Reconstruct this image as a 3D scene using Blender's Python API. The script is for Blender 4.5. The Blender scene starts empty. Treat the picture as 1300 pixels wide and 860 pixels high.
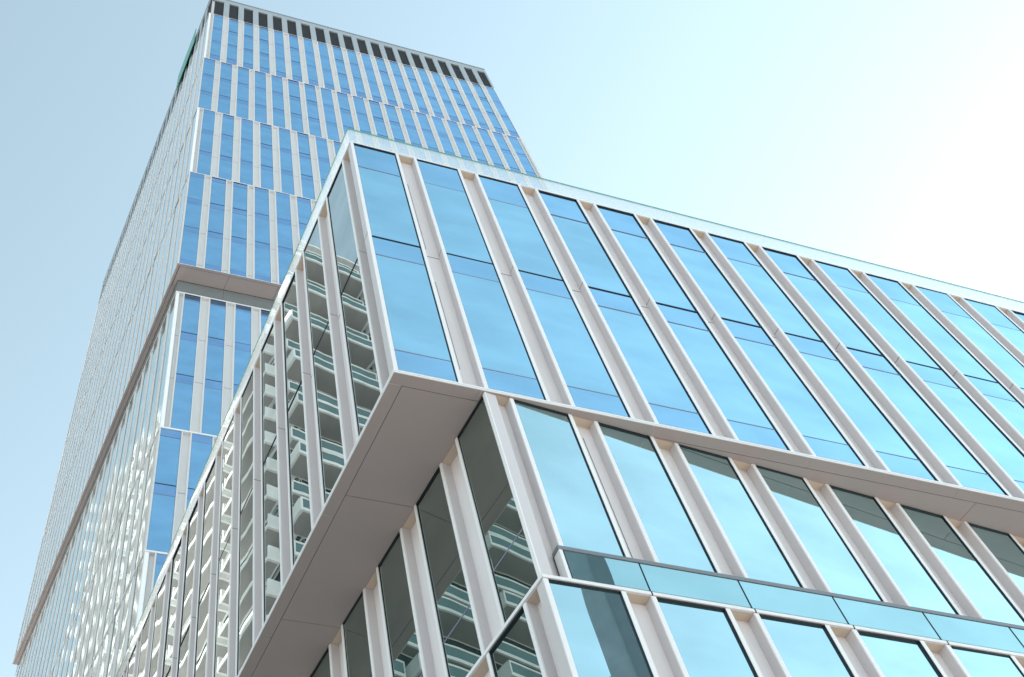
import bpy, bmesh, math, random
from mathutils import Vector, Matrix
random.seed(7)
S = bpy.context.scene
C = S.collection

# ------------------------------------------------------------------ camera, sky, sun, exposure
Z0 = 15.05                       # height of the cantilever's underside above the pavement
cam_d = bpy.data.cameras.new('camera'); cam = bpy.data.objects.new('camera', cam_d); C.objects.link(cam)
S.camera = cam
RIGHT = Vector((0.953948, -0.288718, -0.081392))
DOWN = Vector((0.198264, 0.810471, -0.551207))
FWD = Vector((0.225109, 0.509686, 0.830389))
m = Matrix.Identity(4)
for i, ax in enumerate((RIGHT, -DOWN, -FWD)):
    for j in range(3):
        m[j][i] = ax[j]
m.translation = Vector((-4.2289, -8.3899, Z0 - 13.4489))
cam.matrix_world = m
cam_d.sensor_width = 36.0
cam_d.lens = 1360.97 / 1300 * 36.0
cam_d.shift_x = 192.91 / 1300
cam_d.shift_y = 22.37 / 1300
cam_d.clip_start = 0.1
cam_d.clip_end = 6000

SUN_AZ, SUN_EL = 10.0, 35.0
W = bpy.data.worlds.new('World'); S.world = W; W.use_nodes = True
nt = W.node_tree; nt.nodes.clear()
sky = nt.nodes.new('ShaderNodeTexSky'); sky.sky_type = 'NISHITA'; sky.sun_disc = False
sky.sun_elevation = math.radians(SUN_EL); sky.sun_rotation = math.radians(90 - SUN_AZ)
sky.altitude = 50; sky.air_density = 1.0; sky.dust_density = 0.10; sky.ozone_density = 1.0
bg = nt.nodes.new('ShaderNodeBackground'); bg.inputs['Strength'].default_value = 0.15
out = nt.nodes.new('ShaderNodeOutputWorld')
wb = nt.nodes.new('ShaderNodeVectorMath'); wb.operation = 'MULTIPLY'; wb.inputs[1].default_value = (1.01, 1.0, 0.96)   # camera white balance
hs = nt.nodes.new('ShaderNodeHueSaturation'); hs.inputs['Saturation'].default_value = 0.64; hs.inputs['Hue'].default_value = 0.467
nt.links.new(sky.outputs[0], hs.inputs['Color']); nt.links.new(hs.outputs[0], wb.inputs[0]); nt.links.new(wb.outputs[0], bg.inputs[0]); nt.links.new(bg.outputs[0], out.inputs[0])

sd = bpy.data.lights.new('sun', 'SUN'); sd.energy = 4.8; sd.angle = math.radians(0.5); sd.color = (1.0, 0.965, 0.92)
sun = bpy.data.objects.new('sun', sd); C.objects.link(sun)
a, e = math.radians(SUN_AZ), math.radians(SUN_EL)
sv = Vector((math.cos(e) * math.cos(a), math.cos(e) * math.sin(a), math.sin(e)))
sun.rotation_euler = sv.to_track_quat('Z', 'Y').to_euler()
sun.location = sv * 300
S.view_settings.view_transform = 'Standard'; S.view_settings.look = 'None'
S.view_settings.gamma = 1; S.view_settings.exposure = 1.27
S.render.engine = 'CYCLES'
S.cycles.max_bounces = 8; S.cycles.glossy_bounces = 5; S.cycles.transparent_max_bounces = 12

# ------------------------------------------------------------------ materials
def mat(name): 
    M = bpy.data.materials.new(name); M.use_nodes = True
    return M, M.node_tree, M.node_tree.nodes['Principled BSDF']

def painted(name, col, rough=0.45, spec=0.4, var=0.06, scale=1.2, streak=0.0, metal=0.0):
    """painted metal / render with faint large scale tone variation"""
    M, t, b = mat(name)
    tc = t.nodes.new('ShaderNodeTexCoord')
    n = t.nodes.new('ShaderNodeTexNoise'); n.inputs['Scale'].default_value = scale; n.inputs['Detail'].default_value = 5
    t.links.new(tc.outputs['Object'], n.inputs['Vector'])
    fac = n.outputs['Fac']
    if streak:
        mp = t.nodes.new('ShaderNodeMapping'); mp.inputs['Scale'].default_value = (9, 9, 0.35)
        n2 = t.nodes.new('ShaderNodeTexNoise'); n2.inputs['Scale'].default_value = 1.0; n2.inputs['Detail'].default_value = 4
        t.links.new(tc.outputs['Object'], mp.inputs['Vector']); t.links.new(mp.outputs[0], n2.inputs['Vector'])
        mx = t.nodes.new('ShaderNodeMath'); mx.operation = 'MULTIPLY_ADD'; mx.inputs[1].default_value = streak
        t.links.new(n2.outputs['Fac'], mx.inputs[0]); t.links.new(n.outputs['Fac'], mx.inputs[2]); fac = mx.outputs[0]
    oi = t.nodes.new('ShaderNodeObjectInfo')
    ad = t.nodes.new('ShaderNodeMath'); ad.operation = 'MULTIPLY_ADD'; ad.inputs[1].default_value = 0.35
    t.links.new(oi.outputs['Random'], ad.inputs[0]); t.links.new(fac, ad.inputs[2])
    mr = t.nodes.new('ShaderNodeMapRange'); mr.inputs['From Min'].default_value = 0.3; mr.inputs['From Max'].default_value = 1.0 + streak
    mr.inputs['To Min'].default_value = 1 - var; mr.inputs['To Max'].default_value = 1 + var
    t.links.new(ad.outputs[0], mr.inputs['Value'])
    vm = t.nodes.new('ShaderNodeVectorMath'); vm.operation = 'SCALE'; vm.inputs[0].default_value = col
    t.links.new(mr.outputs[0], vm.inputs['Scale'])
    t.links.new(vm.outputs[0], b.inputs['Base Color'])
    b.inputs['Roughness'].default_value = rough; b.inputs['Metallic'].default_value = metal
    b.inputs['Specular IOR Level'].default_value = spec
    return M

def coated_glass(name, tint, r0, inner, bump=0.02, bscale=0.6, stretch=(1, 1, 0.4), rough=0.0, see=0.0, graze=5.0, var=True):
    """solar control glazing: strong tinted mirror reflection over a dark room"""
    M = bpy.data.materials.new(name); M.use_nodes = True
    t = M.node_tree; t.nodes.clear()
    o = t.nodes.new('ShaderNodeOutputMaterial')
    tc = t.nodes.new('ShaderNodeTexCoord'); oi = t.nodes.new('ShaderNodeObjectInfo')
    mul = t.nodes.new('ShaderNodeVectorMath'); mul.operation = 'SCALE'; mul.inputs[0].default_value = (37, 53, 71)
    t.links.new(oi.outputs['Random'], mul.inputs['Scale'])
    mp = t.nodes.new('ShaderNodeMapping'); mp.inputs['Scale'].default_value = stretch
    t.links.new(tc.outputs['Object'], mp.inputs['Vector'])
    add = t.nodes.new('ShaderNodeVectorMath'); add.operation = 'ADD'
    t.links.new(mp.outputs[0], add.inputs[0]); t.links.new(mul.outputs[0], add.inputs[1])
    n = t.nodes.new('ShaderNodeTexNoise'); n.inputs['Scale'].default_value = bscale; n.inputs['Detail'].default_value = 2
    n.inputs['Roughness'].default_value = 0.4
    t.links.new(add.outputs[0], n.inputs['Vector'])
    bp = t.nodes.new('ShaderNodeBump'); bp.inputs['Strength'].default_value = 1.0; bp.inputs['Distance'].default_value = bump
    t.links.new(n.outputs['Fac'], bp.inputs['Height'])
    g = t.nodes.new('ShaderNodeBsdfGlossy'); g.inputs['Roughness'].default_value = rough; g.inputs['Color'].default_value = (*tint, 1)
    if bump: t.links.new(bp.outputs[0], g.inputs['Normal'])
    d = t.nodes.new('ShaderNodeBsdfDiffuse'); d.inputs['Color'].default_value = (*inner, 1)
    lw = t.nodes.new('ShaderNodeLayerWeight'); lw.inputs['Blend'].default_value = 0.5
    pw = t.nodes.new('ShaderNodeMath'); pw.operation = 'POWER'; pw.inputs[1].default_value = graze
    t.links.new(lw.outputs['Facing'], pw.inputs[0])
    mr = t.nodes.new('ShaderNodeMapRange'); mr.inputs['To Min'].default_value = r0; mr.inputs['To Max'].default_value = 1.0
    t.links.new(pw.outputs[0], mr.inputs['Value'])
    vn = t.nodes.new('ShaderNodeTexNoise'); vn.inputs['Scale'].default_value = 1.3; vn.inputs['Detail'].default_value = 3
    vmp = t.nodes.new('ShaderNodeMapping'); vmp.inputs['Scale'].default_value = (0.5, 1, 2.2)
    t.links.new(add.outputs[0], vmp.inputs['Vector']); t.links.new(vmp.outputs[0], vn.inputs['Vector'])
    vr = t.nodes.new('ShaderNodeMapRange'); vr.inputs['From Min'].default_value = 0.3; vr.inputs['From Max'].default_value = 0.7
    vr.inputs['To Min'].default_value = 0.86 if var else 1.0; vr.inputs['To Max'].default_value = 1.04; t.links.new(vn.outputs['Fac'], vr.inputs['Value'])
    vm = t.nodes.new('ShaderNodeMath'); vm.operation = 'MULTIPLY'; vm.use_clamp = True
    t.links.new(mr.outputs[0], vm.inputs[0]); t.links.new(vr.outputs[0], vm.inputs[1])
    base = d.outputs[0]
    if see:
        tr = t.nodes.new('ShaderNodeBsdfTransparent'); tr.inputs['Color'].default_value = (0.55, 0.75, 0.78, 1)
        mm = t.nodes.new('ShaderNodeMixShader'); mm.inputs[0].default_value = see
        t.links.new(d.outputs[0], mm.inputs[1]); t.links.new(tr.outputs[0], mm.inputs[2]); base = mm.outputs[0]
    mix = t.nodes.new('ShaderNodeMixShader')
    t.links.new(vm.outputs[0], mix.inputs[0]); t.links.new(base, mix.inputs[1]); t.links.new(g.outputs[0], mix.inputs[2])
    t.links.new(mix.outputs[0], o.inputs['Surface'])
    return M

def clear_glass(name, tint, haze, refl):
    """clear / lightly frosted balustrade glass"""
    M = bpy.data.materials.new(name); M.use_nodes = True
    t = M.node_tree; t.nodes.clear()
    o = t.nodes.new('ShaderNodeOutputMaterial')
    tr = t.nodes.new('ShaderNodeBsdfTransparent'); tr.inputs['Color'].default_value = (*tint, 1)
    tl = t.nodes.new('ShaderNodeBsdfTranslucent'); tl.inputs['Color'].default_value = (0.92, 0.93, 0.93, 1)
    df = t.nodes.new('ShaderNodeBsdfDiffuse'); df.inputs['Color'].default_value = (0.9, 0.91, 0.91, 1)
    hz = t.nodes.new('ShaderNodeMixShader'); hz.inputs[0].default_value = 0.4
    t.links.new(tl.outputs[0], hz.inputs[1]); t.links.new(df.outputs[0], hz.inputs[2])
    m1 = t.nodes.new('ShaderNodeMixShader'); m1.inputs[0].default_value = haze
    t.links.new(tr.outputs[0], m1.inputs[1]); t.links.new(hz.outputs[0], m1.inputs[2])
    g = t.nodes.new('ShaderNodeBsdfGlossy'); g.inputs['Roughness'].default_value = 0.02
    lw = t.nodes.new('ShaderNodeLayerWeight'); pw = t.nodes.new('ShaderNodeMath'); pw.operation = 'POWER'; pw.inputs[1].default_value = 4
    t.links.new(lw.outputs['Facing'], pw.inputs[0])
    fr = t.nodes.new('ShaderNodeMapRange'); fr.inputs['To Min'].default_value = refl; t.links.new(pw.outputs[0], fr.inputs['Value'])
    m2 = t.nodes.new('ShaderNodeMixShader')
    t.links.new(fr.outputs[0], m2.inputs[0]); t.links.new(m1.outputs[0], m2.inputs[1]); t.links.new(g.outputs[0], m2.inputs[2])
    t.links.new(m2.outputs[0], o.inputs['Surface'])
    return M

M_PANEL = painted('pale_panel', (0.68, 0.635, 0.64), 0.42, 0.4, 0.08, 0.8, 0.5)
M_TWALL = painted('tower_panel', (0.58, 0.575, 0.58), 0.42, 0.4, 0.05, 0.8, 0.5)
M_FRAME = painted('white_frame', (0.73, 0.71, 0.715), 0.35, 0.5, 0.03, 1.0)
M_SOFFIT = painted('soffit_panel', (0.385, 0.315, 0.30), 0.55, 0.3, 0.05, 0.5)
M_JAMB_SHADE = painted('jamb_side_shade', (0.55, 0.515, 0.525), 0.4, 0.4, 0.04, 0.8)  # greyer copy of the panel colour, shade on the jamb sides painted in
M_GASK = painted('grey_gasket', (0.22, 0.24, 0.25), 0.5, 0.3, 0.02)
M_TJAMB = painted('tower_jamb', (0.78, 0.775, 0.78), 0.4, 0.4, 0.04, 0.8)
M_BOUNCE = painted('warm_bounce_soffit', (0.60, 0.48, 0.38), 0.5, 0.3, 0.04)  # warm light off the sunlit ground put into the colour
M_DARK = painted('dark_gasket', (0.012, 0.014, 0.018), 0.5, 0.3, 0.02)
M_SEAM = painted('panel_seam', (0.10, 0.095, 0.095), 0.7, 0.2, 0.02)
M_RAIL = painted('grey_rail', (0.16, 0.17, 0.19), 0.4, 0.5, 0.03)
M_LINE = painted('spandrel_line', (0.17, 0.17, 0.25), 0.5, 0.3, 0.02)
M_CAP = painted('steel_cap', (0.15, 0.18, 0.20), 0.4, 0.5, 0.05)
M_LOUVRE = painted('louvre_grey', (0.035, 0.037, 0.042), 0.6, 0.3, 0.1)
M_PLANT = painted('plant_pier', (0.30, 0.335, 0.36), 0.4, 0.4, 0.04)
M_GREEN = painted('green_edge', (0.015, 0.22, 0.14), 0.25, 0.5, 0.05)
M_ROOF = painted('roof_felt', (0.25, 0.25, 0.25), 0.9, 0.2, 0.1)
M_G_R = coated_glass('blue_glass', (0.50, 0.83, 1.0), 0.88, (0.02, 0.06, 0.10), 0.006, 0.5)
M_G_B = coated_glass('teal_glass', (0.68, 0.93, 0.97), 0.80, (0.02, 0.07, 0.08), 0.006, 0.5)
M_G_LB = coated_glass('dark_side_glass', (0.86, 1.0, 0.95), 0.42, (0.012, 0.022, 0.022), 0.005, 0.4, graze=3.0)
M_S_R = coated_glass('blue_spandrel', (0.45, 0.77, 1.0), 0.86, (0.02, 0.06, 0.12), 0.006, 0.5)
M_G_L = coated_glass('clear_side_glass', (0.94, 1.0, 0.98), 0.62, (0.012, 0.02, 0.022), 0.006, 0.4, graze=3.0)
M_G_T = coated_glass('tower_glass', (0.40, 0.72, 1.0), 0.82, (0.02, 0.06, 0.12), 0.004, 0.5)
M_S_T = coated_glass('tower_spandrel', (0.40, 0.66, 0.98), 0.76, (0.02, 0.05, 0.13), 0.004, 0.5)
M_G_TL = coated_glass('tower_side_glass', (0.92, 1.0, 1.0), 0.70, (0.05, 0.07, 0.075), 0.02, 0.5, (1, 1, 0.10), rough=0.035, graze=2.0)
M_G_TU = coated_glass('tower_side_glass_high', (0.97, 1.0, 1.0), 0.85, (0.05, 0.07, 0.075), 0.0, 0.4, (1, 1, 0.35), graze=2.0, var=False)
M_BAL = coated_glass('balustrade_glass', (0.60, 0.90, 0.92), 0.68, (0.05, 0.10, 0.12), 0.004, 0.8)
M_PARA = clear_glass('parapet_glass', (0.95, 0.985, 0.98), 0.25, 0.12)

# ------------------------------------------------------------------ mesh helpers
class MB:
    def __init__(s): s.v = []; s.f = []; s.mi = []
    def box(s, x0, x1, y0, y1, z0, z1, mi=0):
        n = len(s.v)
        s.v += [(x0, y0, z0), (x1, y0, z0), (x1, y1, z0), (x0, y1, z0), (x0, y0, z1), (x1, y0, z1), (x1, y1, z1), (x0, y1, z1)]
        for f in ((0, 3, 2, 1), (4, 5, 6, 7), (0, 1, 5, 4), (1, 2, 6, 5), (2, 3, 7, 6), (3, 0, 4, 7)):
            s.f.append(tuple(n + i for i in f)); s.mi.append(mi)
    def prism(s, pts, z0, z1, mi=0, mtop=None):
        """pts counter-clockwise seen from above"""
        n = len(s.v); k = len(pts)
        s.v += [(p[0], p[1], z0) for p in pts] + [(p[0], p[1], z1) for p in pts]
        s.f.append(tuple(n + i for i in reversed(range(k)))); s.mi.append(mi)
        s.f.append(tuple(n + k + i for i in range(k))); s.mi.append(mi if mtop is None else mtop)
        for i in range(k):
            j = (i + 1) % k
            s.f.append((n + i, n + j, n + k + j, n + k + i)); s.mi.append(mi)
    def add(s, other, M):
        n = len(s.v)
        s.v += [tuple(M @ Vector(p)) for p in other.v]
        s.f += [tuple(n + i for i in f) for f in other.f]; s.mi += other.mi
    def mesh(s, name, mats):
        me = bpy.data.meshes.new(name); me.from_pydata(s.v, [], s.f)
        for mm in mats: me.materials.append(mm)
        for p, i in zip(me.polygons, s.mi): p.material_index = i
        me.update(); return me

def link(name, me, parent=None, loc=(0, 0, 0), rz=0.0):
    o = bpy.data.objects.new(name, me); C.objects.link(o)
    o.location = loc; o.rotation_euler = (0, 0, rz)
    if parent: o.parent = parent
    return o
def obj(name, mb, mats, parent=None, loc=(0, 0, 0), rz=0.0): return link(name, mb.mesh(name, mats), parent, loc, rz)
def thing(name, label, cat, loc):
    o = bpy.data.objects.new(name, None); C.objects.link(o); o.location = loc
    o['label'] = label; o['category'] = cat; return o
def tag(o, label, cat, group=None):
    o['label'] = label; o['category'] = cat
    if group: o['group'] = group
    return o

def bevel(o, w=0.006):
    md = o.modifiers.new('bevel', 'BEVEL'); md.width = w; md.segments = 1; md.limit_method = 'ANGLE'
    return o

class Face:
    """a facade plane: origin at the corner, direction angle, sense. local x along the face, local y inward"""
    def __init__(s, ox, oy, ang, left=False):
        s.o = Vector((ox, oy)); s.left = left
        s.d = Vector((math.cos(ang), math.sin(ang)))          # distance direction away from the corner
        s.rz = ang if not left else ang + math.pi
        s.inw = Vector((-math.sin(s.rz), math.cos(s.rz)))
    def at(s, dist, inn=0.0): p = s.o + s.d * dist + s.inw * inn; return (p.x, p.y)
    def start(s, a0, a1): return s.at(a1 if s.left else a0)     # local origin of a box covering a0..a1
    def line(s, inn): return (s.o + s.inw * inn, s.d)
def meet(l1, l2):
    (p, d), (q, e) = l1, l2
    den = d.x * e.y - d.y * e.x; w = q - p
    t = (w.x * e.y - w.y * e.x) / den
    r = p + d * t; return (r.x, r.y)

# ------------------------------------------------------------------ window units
JAMB, HEAD = 0.068, 0.022
def window_meshes(w, h, heavy, light, mats, fmat=None, dmat=None):
    """frame, pane and transom meshes of one window strip; local x 0..w, y inward, z 0..h"""
    f = MB()
    for a, b in ((0, JAMB), (w - JAMB, w)):
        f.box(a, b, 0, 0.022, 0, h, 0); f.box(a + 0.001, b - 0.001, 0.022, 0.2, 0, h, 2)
        for z in heavy: f.box(a - 0.001, b + 0.001, 0.004, 0.195, z + 0.10, z + 0.112, 1)
    f.box(JAMB, w - JAMB, 0.006, 0.2, 0, HEAD, 1); f.box(JAMB, w - JAMB, 0.006, 0.2, h - HEAD, h, 1)
    g = 0.010                                                  # dark gasket lining the reveal
    f.box(JAMB, JAMB + g, 0.014, 0.05, HEAD, h - HEAD, 1); f.box(w - JAMB - g, w - JAMB, 0.008, 0.05, HEAD, h - HEAD, 1)
    p = MB(); trs = []
    x0, x1 = JAMB + g, w - JAMB - g
    cuts = sorted([(z, 1) for z in heavy] + [(z, 0) for z in light])
    zs = [HEAD] + [c[0] for c in cuts] + [h - HEAD]
    for i in range(len(zs) - 1):
        tall = zs[i + 1] - zs[i]
        p.box(x0, x1, 0.026, 0.038, zs[i] + (0.014 if i else 0), zs[i + 1] - (0.014 if i < len(zs) - 2 else 0), 0 if tall > 1.9 else 1)
    for z, hv in cuts:
        tr = MB()
        if hv: tr.box(x0, x1, 0.016, 0.06, z - 0.016, z + 0.016, 0)
        else: tr.box(x0, x1, 0.023, 0.06, z - 0.012, z + 0.012, 1)
        trs.append(tr.mesh('transom', [M_DARK, M_LINE]))
    return [f.mesh('window', [fmat or M_FRAME, dmat or M_DARK, M_TJAMB if fmat else M_JAMB_SHADE]), p.mesh('pane', mats)] + trs

def place_windows(face, starts, w, z0, h, ms, parent, off=(0, 0, 0)):
    first = None
    for a0 in starts:
        x, y = face.start(a0, a0 + w)
        if first is None:
            first = [link('window', ms[0], parent), link('pane', ms[1])] + [link('transom', t_) for t_ in ms[2:]]
            for c in first[1:]: c.parent = first[0]
            k = first
        else:
            k = []
            for o in first:
                c = o.copy(); C.objects.link(c); k.append(c)
            k[0].parent = parent
            for c in k[1:]: c.parent = k[0]
        k[1].rotation_euler = (random.uniform(-0.0012, 0.0012), 0, random.uniform(-0.002, 0.002))    # no two panes sit quite alike
        k[0].location = (x - off[0], y - off[1], z0 - off[2]); k[0].rotation_euler = (0, 0, face.rz)

def strip(face, a0, a1, y0, y1, z0, z1, mi, mb):
    """box along a face from distance a0 to a1"""
    b = MB(); b.box(0, a1 - a0, y0, y1, z0, z1, mi)
    x, y = face.start(a0, a1)
    mb.add(b, Matrix.Translation((x, y, 0)) @ Matrix.Rotation(face.rz, 4, 'Z'))

# ------------------------------------------------------------------ ground
gb = MB(); gb.box(-2500, 2500, -2500, 2500, -0.5, 0.0)
def paving(name, c1, c2, size):
    M, t, b = mat(name)
    tc = t.nodes.new('ShaderNodeTexCoord'); br = t.nodes.new('ShaderNodeTexBrick')
    br.inputs['Scale'].default_value = size; br.inputs['Color1'].default_value = (*c1, 1); br.inputs['Color2'].default_value = (*c2, 1)
    br.inputs['Mortar'].default_value = (0.12, 0.12, 0.12, 1); br.inputs['Mortar Size'].default_value = 0.012
    t.links.new(tc.outputs['Object'], br.inputs['Vector']); t.links.new(br.outputs[0], b.inputs['Base Color'])
    b.inputs['Roughness'].default_value = 0.85; return M
M_PAVE = paving('stone_paving', (0.52, 0.49, 0.45), (0.46, 0.44, 0.41), 1.0)
M_ASPH = painted('asphalt', (0.055, 0.055, 0.057), 0.9, 0.3, 0.15, 3.0)
M_KERB = painted('kerb_stone', (0.36, 0.35, 0.34), 0.8, 0.3, 0.1, 3.0)
M_MARK = painted('road_paint', (0.75, 0.75, 0.72), 0.7, 0.3, 0.05, 3.0)
g = obj('ground', gb, [M_PAVE]); g['kind'] = 'structure'
rb = MB(); rb.box(-400, 400, -34, -24, 0.0, 0.004)
r = obj('road', rb, [M_ASPH]); r['kind'] = 'structure'
kb = MB(); kb.box(-400, 400, -24, -23.7, 0.0, 0.13); kb.box(-400, 400, -34.3, -34, 0.0, 0.13)
kk = obj('kerb', kb, [M_KERB]); kk['kind'] = 'structure'
mb_ = MB()
for i in range(-60, 60): mb_.box(i * 6, i * 6 + 3, -29.06, -28.94, 0.006, 0.010)
mk = obj('road_marking', mb_, [M_MARK]); mk['kind'] = 'structure'

# ------------------------------------------------------------------ podium office building
H = 9.1
aA = 0.099                                  # the left face leans back by this much from square
POD = thing('office_building', 'low glass office block with an overhanging box of tall blue windows beneath the tower', 'office building', (6, 6, 0))
PO = POD.location.copy()
def pobj(name, mb, mats, **k):
    return obj(name, mb, mats, POD, (-PO.x, -PO.y, -PO.z), **k)

AR = Face(0, 0, 0.0); AL = Face(0, 0, math.pi / 2 + aA, True)
BR = Face(1.49, 0.0, 0.0686); BL = Face(1.49, 0.0, math.pi / 2 + 0.132, True)
CR = Face(1.50, 0.0, 0.0); CL = Face(1.50, 0.0, math.pi / 2 + 0.139, True)
XR = 30.3; YB = 21.6; DW = 0.18
zA, zB, zC = Z0, Z0 - 4.0, Z0 - 4.0
AL_LEN = 21.0

# walls (the pale cladding that backs every recess)
def volume(R, L, xr, llen, z0, z1, name, seams):
    c = meet(R.line(DW), L.line(DW))
    r1 = R.at((xr - R.o.x), DW); l1 = L.at(llen, DW)
    mb = MB()
    mb.prism([c, r1, (r1[0], YB), (l1[0] + 0.02, YB), l1] if l1[1] < YB else [c, r1, (r1[0], YB), l1], z0, z1, 0)
    for z in seams:
        strip(R, 0.3, xr - R.o.x, DW - 0.003, DW + 0.02, z - 0.008, z + 0.008, 1, mb)
        strip(L, 0.3, llen - 0.2, DW - 0.003, DW + 0.02, z - 0.008, z + 0.008, 1, mb)
    return mb
wa = volume(AR, AL, XR, AL_LEN, zA + 0.03, zA + H - 0.002, 'wall', [zA + 4.6])
wb = volume(BR, BL, XR - 1, 20.5, zB + 0.004, zA - 0.038, 'wall', [])
wc = volume(CR, CL, XR, 20.5, 0.0, zC - 0.06, 'wall', [zC - 4.6, zC - 8.6])
# vent slots and access seams cut into some of the recess panels
def slot(mb, face, a, z0, z1, wd=0.012):
    strip(face, a, a + wd, DW - 0.003, DW + 0.02, z0, z1, 1, mb)
def lslot(mb, face, a0, a1, z0, z1):
    slot(mb, face, a1, z0, z1, 0.008)
    strip(face, a0, a1, DW - 0.003, DW + 0.02, z0 - 0.008, z0, 1, mb); strip(face, a0, a1, DW - 0.003, DW + 0.02, z1, z1 + 0.008, 1, mb)
for i in range(20):
    if i in (0, 2, 3, 6, 8, 11, 14):
        lslot(wa, AR, 1.5 * i + 1.14, 1.5 * i + 1.27, zA + 4.9, zA + 7.9)
    if i in (0, 1, 4, 5, 7, 9, 12):
        lslot(wa, AR, 1.5 * i + 1.14, 1.5 * i + 1.27, zA + 0.75, zA + 3.6)
for i in (1, 3, 4, 6, 9):
    a0 = 0.45 + 1.51 * i - 0.33
    slot(wb, BR, a0, zB + 0.2, zA - 0.35); slot(wb, BR, a0 + 0.11, zB + 0.2, zA - 0.35)
for i in (1, 4, 6): slot(wc, CR, 1.5 * i + 1.22, zC - 3.4, zC - 0.5, 0.02)
for w_ in (wa, wb, wc): pobj('wall', w_, [M_PANEL, M_SEAM])

# window strips
gm_r = [M_G_R, M_S_R]; gm_l = [M_G_L, M_G_L]
wm = window_meshes(1.13, H - 0.05, [4.60 - 0.05], [0.67 - 0.05, 3.88 - 0.05, 7.87 - 0.05], gm_r)
place_windows(AR, [1.498 * i + 0.01 for i in range(20)], 1.13, zA + 0.05, H - 0.05, wm, POD, PO)
wm = window_meshes(1.05, H - 0.05, [4.60 - 0.05], [], gm_l)
place_windows(AL, [0.44 + 1.497 * i for i in range(14)], 1.05, zA + 0.05, H - 0.05, wm, POD, PO)
hB = 4.0 - 0.042 - 0.004
wm = window_meshes(1.11, hB, [], [], [M_G_B, M_G_B])
place_windows(BR, [0.43 + 1.511 * i for i in range(18)], 1.11, zB + 0.004, hB, wm, POD, PO)
wm = window_meshes(1.02, hB, [], [0.95], [M_G_LB, M_G_LB])
place_windows(BL, [0.012 + 1.51 * i for i in range(12)], 1.02, zB + 0.004, hB, wm, POD, PO)
hC = zC - 0.062 - 0.5
wm = window_meshes(1.15, hC, [hC - 4.5, hC - 8.5], [hC - 4.9], [M_G_B, M_G_B])
place_windows(CR, [0.0 + 1.51 * i for i in range(18)], 1.15, 0.5, hC, wm, POD, PO)
wm = window_meshes(1.05, hC, [hC - 4.5, hC - 8.5], [], [M_G_LB, M_G_LB])
place_windows(CL, [0.45 + 1.5 * i for i in range(12)], 1.05, 0.5, hC, wm, POD, PO)

# fascia round the foot of the overhanging box: two white strips with a groove
def band(R, L, xr, llen, y_out, y_in, z0, z1, mi, mb):
    """mitred band along both faces"""
    co = meet(R.line(y_out), L.line(y_out)); ci = meet(R.line(y_in), L.line(y_in))
    ro, ri = R.at(xr - R.o.x, y_out), R.at(xr - R.o.x, y_in)
    lo, li = L.at(llen, y_out), L.at(llen, y_in)
    mb.prism([co, ro, ri, ci], z0, z1, mi); mb.prism([co, ci, li, lo], z0, z1, mi)
fb = MB()
band(AR, AL, XR, AL_LEN, -0.006, 0.2, zA + 0.012, zA + 0.048, 0, fb)
band(AR, AL, XR, AL_LEN, 0.010, 0.2, zA + 0.002, zA + 0.012, 1, fb)
band(AR, AL, XR, AL_LEN, -0.006, 0.2, zA - 0.030, zA + 0.002, 0, fb)
pobj('fascia', fb, [M_FRAME, M_SEAM])

# soffit under the overhang: dark backing and separate metal panels with open joints
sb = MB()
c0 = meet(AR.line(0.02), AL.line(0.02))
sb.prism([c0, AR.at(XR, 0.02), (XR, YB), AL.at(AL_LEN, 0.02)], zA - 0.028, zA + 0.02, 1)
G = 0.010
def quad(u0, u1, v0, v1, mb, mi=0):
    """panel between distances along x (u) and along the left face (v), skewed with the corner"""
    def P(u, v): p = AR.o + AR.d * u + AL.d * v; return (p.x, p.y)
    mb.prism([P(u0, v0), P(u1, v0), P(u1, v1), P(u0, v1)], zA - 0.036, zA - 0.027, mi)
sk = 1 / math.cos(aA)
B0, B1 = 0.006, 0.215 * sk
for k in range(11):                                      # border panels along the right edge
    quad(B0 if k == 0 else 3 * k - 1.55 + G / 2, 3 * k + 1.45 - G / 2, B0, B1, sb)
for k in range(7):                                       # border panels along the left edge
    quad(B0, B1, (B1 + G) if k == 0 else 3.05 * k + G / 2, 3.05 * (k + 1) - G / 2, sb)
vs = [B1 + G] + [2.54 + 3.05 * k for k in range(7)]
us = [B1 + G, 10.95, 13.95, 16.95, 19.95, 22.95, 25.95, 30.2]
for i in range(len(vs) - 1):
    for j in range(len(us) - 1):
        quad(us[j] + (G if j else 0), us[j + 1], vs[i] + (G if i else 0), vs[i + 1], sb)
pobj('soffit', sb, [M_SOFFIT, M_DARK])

# strip closing the recess tops, its tan painting in warm bounced light
def head_strip(R, L, xr, llen, z):
    b = MB(); band(R, L, xr, llen, 0.024, 0.2, z - 0.004, z, 0, b); pobj('recess_head', b, [M_BOUNCE])
head_strip(AR, AL, XR, AL_LEN, zA + H)
head_strip(BR, BL, XR - 1, 20.4, zA - 0.037)
head_strip(CR, CL, XR, 20.4, zC - 0.057)

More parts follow.
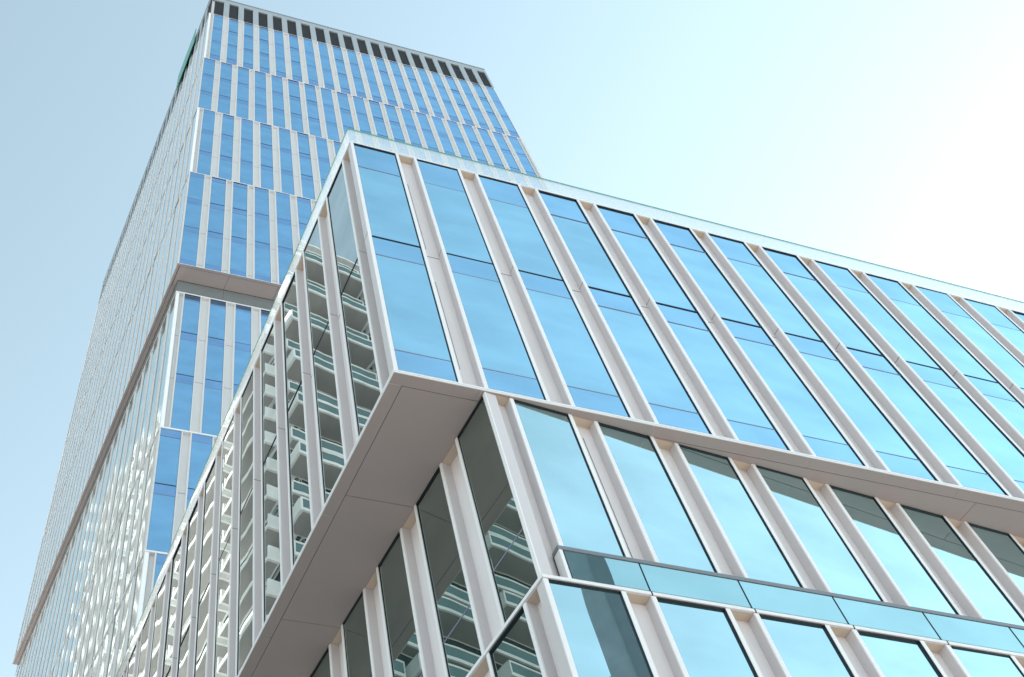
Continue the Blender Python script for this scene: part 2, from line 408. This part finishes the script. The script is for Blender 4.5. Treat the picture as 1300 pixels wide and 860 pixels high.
# coping, roof and glass parapet of the box
cb = MB(); band(AR, AL, XR, AL_LEN, -0.004, 0.45, zA + H, zA + H + 0.04, 0, cb)
pobj('coping', cb, [M_FRAME])
rf = MB(); rf.prism([meet(AR.line(0.46), AL.line(0.46)), AR.at(XR, 0.46), (XR, YB), AL.at(AL_LEN, 0.46)], zA + H - 0.01, zA + H + 0.03)
pobj('roof', rf, [M_ROOF])
def parapet(face, cuts, z0, z1):
    for i in range(len(cuts) - 1):
        a0, a1 = cuts[i] + 0.006, cuts[i + 1] - 0.006
        pb = MB(); pb.box(0, a1 - a0, 0.004, 0.022, z0, z1, 0)
        x, y = face.start(a0, a1)
        o = link('parapet_glass', pb.mesh('parapet_glass', [M_PARA]), POD, (x - PO.x, y - PO.y, -PO.z), face.rz)
        eb = MB(); eb.box(0, a1 - a0, 0.0, 0.026, z1 - 0.005, z1 + 0.03)
        link('glass_edge', eb.mesh('glass_edge', [M_GREEN]), o)
parapet(AR, [0.0, 2.37] + [2.37 + 2.96 * k for k in range(1, 10)], zA + H + 0.045, zA + H + 0.79)
parapet(AL, [0.03] + [2.2 + 2.96 * k for k in range(0, 7)], zA + H + 0.045, zA + H + 0.79)

# ledge and terrace over the lower storeys
lb = MB()
band(CR, CL, XR, 20.5, -0.012, 0.3, zC - 0.055, zC, 0, lb)
lb.prism([meet(CR.line(0.301), CL.line(0.301)), CR.at(XR - 1.5, 0.301), (XR, YB), CL.at(20.0, 0.301)], zC - 0.056, zC - 0.004, 0)
for i in range(19): strip(CR, 1.52 * i + (0.0 if i else -9), 1.52 * i + 0.02 + (0 if i else -9), -0.014, 0.2, zC - 0.0555, zC + 0.002, 1, lb)
pobj('ledge', lb, [M_FRAME, M_DARK])
x_b = [0.43] + [1.535 + 1.498 * k for k in range(0, 18)]
for i in range(len(x_b) - 1):
    a0, a1 = x_b[i] + 0.012, x_b[i + 1] - 0.012
    pb = MB(); pb.box(0, a1 - a0, 0.006, 0.024, zC + 0.03, zC + 0.53)
    x, y = CR.start(a0, a1)
    o = link('balustrade_glass', pb.mesh('balustrade_glass', [M_BAL]), POD, (x - PO.x, y - PO.y, -PO.z), CR.rz)
    eb = MB(); eb.box(-0.02, -0.004, 0.0, 0.03, zC + 0.003, zC + 0.53)
    link('glazing_bar', eb.mesh('glazing_bar', [M_DARK]), o)
hb = MB()
strip(CR, 0.40, XR - 1.5, -0.006, 0.05, zC + 0.535, zC + 0.60, 0, hb)
strip(CR, 0.36, 0.40, -0.006, 0.17, zC + 0.535, zC + 0.60, 0, hb)
pobj('handrail', hb, [M_RAIL])
eb = MB(); strip(CR, 0.37, 0.42, 0.0, 0.16, zC + 0.003, zC + 0.533, 0, eb)
strip(CR, 0.362, 0.40, 0.16, 0.172, zC + 0.003, zC + 0.533, 1, eb)
pobj('balustrade_post', eb, [M_FRAME, M_DARK])

# ------------------------------------------------------------------ tower
TX, TY, TH, TD = -1.355, 22.2, -0.008, 0.1385
WT, DT = 30.2, 36.6
TOW = thing('office_tower', 'tall glass office tower with narrow blue windows between white piers, behind the lower block', 'office tower', (13, 40, 0))
TO = TOW.location.copy()
def tobj(name, mb, mats): return obj(name, mb, mats, TOW, (-TO.x, -TO.y, -TO.z))
TR = Face(TX, TY, TH); TL = Face(TX, TY, math.pi / 2 + TD, True)
ER = Face(-1.153, 23.28, TH); EL = Face(-1.153, 23.28, math.pi / 2 + TD, True)
def corner4(R, L, w, d, inn):
    c = Vector(meet(R.line(inn), L.line(inn)))
    r1 = R.o + R.d * (w - inn * 0.1) + R.inw * inn; l1 = L.o + L.d * (d - inn * 0.1) + L.inw * inn
    f = R.o + R.d * (w - inn * 0.1) + L.d * (d - inn * 0.1)
    return [tuple(c), tuple(r1), tuple(f), tuple(l1)]
zt = lambda z: Z0 + z
bands = [(42.4, 55.55, 0), (55.55, 67.8, 1), (67.8, 80.0, 0), (80.0, 93.7, 1)]
EW, ED = WT - 0.6, DT - 1.0
ebands = [(28.1, 40.98, 1), (19.65, 28.1, 0), (7.4, 19.65, 1), (-4.8, 7.4, 0), (-15.05, -4.8, 1)]

wu = MB(); wu.prism(corner4(TR, TL, WT, DT, DW), zt(42.42), zt(98.7), 0)
wl = MB(); wl.prism(corner4(ER, EL, EW, ED, DW), 0.0, zt(42.41), 0)
for (mb, R, L, bs, w, d) in ((wu, TR, TL, bands, WT, DT), (wl, ER, EL, ebands, EW, ED)):
    for (z0, z1, o_) in bs:
        k = 1
        while z1 - 4.08 * k > z0 + 0.8:
            z = zt(z1 - 4.08 * k - 0.25)
            strip(R, 0.2, w - 0.2, DW - 0.003, DW + 0.02, z - 0.012, z + 0.012, 1, mb)
            k += 1
tobj('wall', wu, [M_TWALL, M_SEAM]); tobj('wall', wl, [M_TWALL, M_SEAM])

def tower_windows(R, L, bs, n_r, n_l, w_len, d_len, keep_r, keep_l, rest):
    for bi, (z0, z1, o_) in enumerate(bs):
        h = z1 - z0 - 0.06
        hv = []; lt = []
        k = 1
        while z1 - 4.08 * k > z0 + 1.2:
            hv.append(h - 4.08 * k); lt.append(h - 4.08 * k - 0.72); k += 1
        lt.append(h - 0.62)
        if z0 in (42.4,): lt.append(0.62)
        lt = [z for z in lt if z > 0.3]
        wr = 1.06 if o_ else 1.13
        for side, F, n, keep, mats in (('r', R, n_r, keep_r[bi], [M_G_T, M_S_T]), ('l', L, n_l, keep_l[bi], [M_G_TU if R is TR else M_G_TL] * 2)):
            off = (0.44 if o_ else 0.0) if side == 'r' else (0.0 if o_ else 0.44)
            if side == 'l': wr = 1.06
            ms = window_meshes(wr, h, hv if side == 'r' else [], lt if side == 'r' else [], mats, M_TWALL, None if side == 'r' else M_GASK)
            st = [off + 1.505 * i for i in range(n)]
            length = w_len if side == 'r' else d_len
            st = [s for s in st if s + wr <= length + 0.01]
            if length - (st[-1] + wr) > 0.3:                  # blank pier at the far end of the row
                pr = MB(); strip(F, st[-1] + wr + 0.3, length, 0.0, 0.19, zt(z0) + 0.06, zt(z1), 0, pr)
                tobj('end_pier', pr, [M_TWALL])
            if keep: place_windows(F, st[:keep], wr, zt(z0) + 0.06, h, ms, TOW, TO)
            for s in st[keep:]:
                x, y = F.start(s, s + wr)
                X = Matrix.Translation((x, y, zt(z0) + 0.06)) @ Matrix.Rotation(F.rz, 4, 'Z')
                for me, base in zip(ms, [0, 2] + [4] * 20):
                    b = MB(); b.v = [tuple(v.co) for v in me.vertices]; b.f = [tuple(p.vertices) for p in me.polygons]
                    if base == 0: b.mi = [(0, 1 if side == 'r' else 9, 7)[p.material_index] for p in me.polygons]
                    elif base == 2: b.mi = [(2 if side == 'r' else (8 if R is TR else 3)) if p.material_index == 0 or side == 'l' else 6 for p in me.polygons]
                    else: b.mi = [4 + p.material_index for p in me.polygons]
                    rest.add(b, X)
rest = MB()
tower_windows(TR, TL, bands, 20, 24, WT, DT, (5, 14, 20, 20), (6, 4, 2, 2), rest)
tower_windows(ER, EL, ebands, 20, 24, EW, ED, (4, 3, 2, 0, 0), (6, 6, 6, 0, 0), rest)
ro = tobj('window', rest, [M_TWALL, M_DARK, M_G_T, M_G_TL, M_DARK, M_LINE, M_S_T, M_TJAMB, M_G_TU, M_GASK]); ro['kind'] = 'stuff'

def ledge(R, L, w, d, z0, z1):
    b = MB(); band(R, L, w, d, -0.012, 0.2, zt(z0), zt(z1), 0, b); tobj('ledge', b, [M_FRAME])
for z in (55.55, 67.8, 80.0, 93.7): ledge(TR, TL, TX + WT, DT, z, z + 0.058)
ledge(TR, TL, TX + WT, DT, 42.42, 42.458)
for z in (28.1, 19.65, 7.4, -4.8): ledge(ER, EL, ER.o.x + EW, ED, z - 0.04, z + 0.058)
ledge(ER, EL, ER.o.x + EW, ED, 40.98, 41.08)
# clerestory glazing below the tower's soffit
kb2 = MB(); band(ER, EL, ER.o.x + EW, ED, 0.02, 0.1, zt(41.10), zt(42.36), 0, kb2)
band(ER, EL, ER.o.x + EW, ED, 0.012, 0.1, zt(41.08), zt(41.12), 1, kb2)
band(ER, EL, ER.o.x + EW, ED, 0.012, 0.1, zt(42.34), zt(42.38), 1, kb2)
M_CLER = coated_glass('clerestory_glass', (0.75, 0.85, 0.88), 0.45, (0.16, 0.19, 0.20), 0.01, 0.5)
tobj('clerestory', kb2, [M_CLER, M_DARK])
# soffit
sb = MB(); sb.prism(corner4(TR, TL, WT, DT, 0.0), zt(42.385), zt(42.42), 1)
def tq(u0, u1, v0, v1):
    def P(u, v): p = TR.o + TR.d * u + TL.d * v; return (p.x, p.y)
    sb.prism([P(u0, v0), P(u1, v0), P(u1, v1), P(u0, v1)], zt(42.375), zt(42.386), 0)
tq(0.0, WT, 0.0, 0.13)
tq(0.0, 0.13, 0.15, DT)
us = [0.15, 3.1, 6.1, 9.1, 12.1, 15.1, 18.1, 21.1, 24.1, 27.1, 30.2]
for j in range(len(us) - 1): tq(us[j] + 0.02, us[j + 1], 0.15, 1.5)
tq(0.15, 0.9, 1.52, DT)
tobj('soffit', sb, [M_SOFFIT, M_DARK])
# plant storey: louvres between grey piers, and the cap
lv = MB(); lv.box(0, 0.94, 0.15, 0.17, 93.76, 98.7)
z = 93.9
while z < 98.55: lv.box(0, 0.94, 0.10, 0.151, z, z + 0.07); z += 0.14
lm = lv.mesh('louvre', [M_LOUVRE])
pm_ = MB(); pm_.box(0, 0.56, 0.0, 0.2, 93.76, 98.7); pm_ = pm_.mesh('plant_pier', [M_PLANT])
for F, n, L_ in ((TR, 20, WT), (TL, 24, DT)):
    off = 0.44 if F is TR else 0.0
    for i in range(n):
        a0 = off + 1.505 * i
        if a0 + 1.0 > L_: break
        x, y = F.start(a0 + 0.03, a0 + 0.97)
        link('louvre', lm, TOW, (x - TO.x, y - TO.y, Z0 - TO.z), F.rz)
    for i in range(n):
        a0 = off + 1.505 * (i - 1) + 0.958
        a1 = min(a0 + 0.56, L_)
        if a0 < 0 or a1 > L_: continue
        x, y = F.start(a0, a1)
        link('plant_pier', pm_, TOW, (x - TO.x, y - TO.y, Z0 - TO.z), F.rz)
for F, a0, a1 in ((TR, WT - 0.2, WT), (TL, DT - 0.4, DT)):
    if a1 > a0:
        pb = MB(); strip(F, a0, a1, 0.0, 0.2, zt(93.76), zt(98.7), 0, pb); tobj('plant_pier', pb, [M_PLANT])
cb = MB(); cb.prism(corner4(TR, TL, WT, DT, 0.004), zt(98.7), zt(99.72), 0, 1)
tobj('parapet', cb, [M_PLANT, M_ROOF])
cb = MB(); cb.prism(corner4(TR, TL, WT, DT, -0.03), zt(99.72), zt(99.93), 0, 1)
tobj('roof_cap', cb, [M_CAP, M_ROOF])
# green glass screen standing proud of the left face near the roof
gb2 = MB(); strip(TL, 4.1, 9.6, -0.22, -0.16, zt(96.2), zt(100.9), 0, gb2)
strip(TL, 4.5, 4.6, -0.18, 0.05, zt(97), zt(97.1), 1, gb2); strip(TL, 9.0, 9.1, -0.18, 0.05, zt(97), zt(97.1), 1, gb2)
tobj('green_screen', gb2, [M_GREEN, M_CAP])

# ------------------------------------------------------------------ apartment block across the lane (seen mirrored in the side glass)
M_WHITE = painted('white_render', (0.74, 0.74, 0.73), 0.6, 0.3, 0.05, 0.4)
M_BEIGE = painted('balcony_soffit', (0.33, 0.32, 0.31), 0.7, 0.3, 0.05, 0.4)
M_DKGL = coated_glass('apartment_glass', (0.75, 0.88, 0.88), 0.25, (0.02, 0.035, 0.04), 0.003, 0.5)
M_RGL = coated_glass('railing_glass', (0.7, 0.85, 0.83), 0.2, (0.10, 0.15, 0.15), 0.003, 0.5)
AX, AY = -23.4, 47.0
APT = thing('apartment_block', 'white apartment tower with stacked balconies, mirrored in the side windows of the glass block', 'apartment block', (-40, 72, 0))
AO = APT.location.copy()
def aobj(name, mb, mats, parent=APT): return obj(name, mb, mats, parent, (-AO.x, -AO.y, -AO.z) if parent is APT else (0, 0, 0))
FH = 3.9; NF = 32
AXW, AYE = AX - 33.0, AY + 50.0
core = MB(); core.box(AXW + 0.5, AX - 1.7, AY + 1.7, AYE - 0.5, 0, NF * FH)
aobj('wall', core, [M_WHITE])
FX = Face(AX, AY, 0.0); FY = Face(AX, AY, math.pi / 2, True)
FXr = Face(AX, AY, math.pi, False)
for k in range(1, NF):
    z = k * FH
    gl = MB(); gl.box(AXW + 0.6, AX - 1.72, AY + 1.64, AY + 1.69, z + 0.35, z + FH - 0.3); aobj('storey_glazing', gl, [M_DKGL])
    gl = MB(); gl.box(AX - 1.69, AX - 1.64, AY + 1.72, AYE - 0.6, z + 0.4, z + FH - 0.3); aobj('storey_glazing', gl, [M_DKGL])
    for side in (0, 1):
        b = MB(); r_ = MB(); g_ = MB()
        if side == 0: segs = [(-33.0, -22.5), (-22.0, -11.5), (-11.0, 0.0)]
        else: segs = [(1.75, 12.0), (12.6, 24.6), (25.2, 37.2), (37.8, 50.0)]
        for i, (p, q) in enumerate(segs):
            F = Face(AX + p, AY, 0.0) if side == 0 else Face(AX, AY + p, math.pi / 2, True)
            w_ = q - p; out = -1.1 if (i + k) % 2 == 0 else 0.4
            strip(F, 0, w_, out, 1.7, z - 0.16, z + 0.2, 0, b); strip(F, 0.25, w_ - 0.25, out + 0.2, 1.6, z - 0.175, z - 0.161, 1, b)
            strip(F, 0, w_, out, out + 0.12, z + 1.3, z + 1.5, 0, r_)
            strip(F, 0, 0.16, out + 0.002, 1.65, z + 0.2, z + 1.498, 0, r_); strip(F, w_ - 0.16, w_, out + 0.002, 1.65, z + 0.2, z + 1.498, 0, r_)
            solid = side == 1
            strip(F, 0.16, w_ - 0.16, out + 0.04, out + 0.08, z + 0.2, z + 1.3, 0 if solid else 1, r_)
        bo = aobj('balcony', b, [M_WHITE, M_BEIGE])
        aobj('railing', r_, [M_WHITE, M_RGL], bo)
rp = MB(); rp.box(AXW, AX - 0.7, AY + 0.7, AYE, NF * FH - 0.15, NF * FH + 0.2)
aobj('roof', rp, [M_WHITE])

# slim grey tower across the street, mirrored in the lowest front window
M_CONC = painted('grey_cladding', (0.16, 0.17, 0.19), 0.6, 0.4, 0.2, 0.3)
SL = thing('slim_tower', 'slim dark grey tower across the street, mirrored in the lowest front windows', 'tower', (94, -119, 0))
sb2 = MB(); sb2.box(-3.6, 3.6, -9, 9, 0, 150); ob = obj('shaft', sb2, [M_CONC], SL)
tb = MB(); tb.box(-2.4, 2.6, -8, 7, 150.02, 158); obj('roof_plant', tb, [M_CONC], SL)
M_CONC2 = painted('dark_cladding', (0.10, 0.105, 0.12), 0.6, 0.4, 0.2, 0.3)
wb2 = MB(); wb2.box(0.6, 3.4, 8.9, 9.4, 3, 146); wb2.box(-4.1, -3.55, -6, 5, 3, 120); obj('bay', wb2, [M_CONC2], SL)
SL.rotation_euler = (0, 0, math.radians(38))
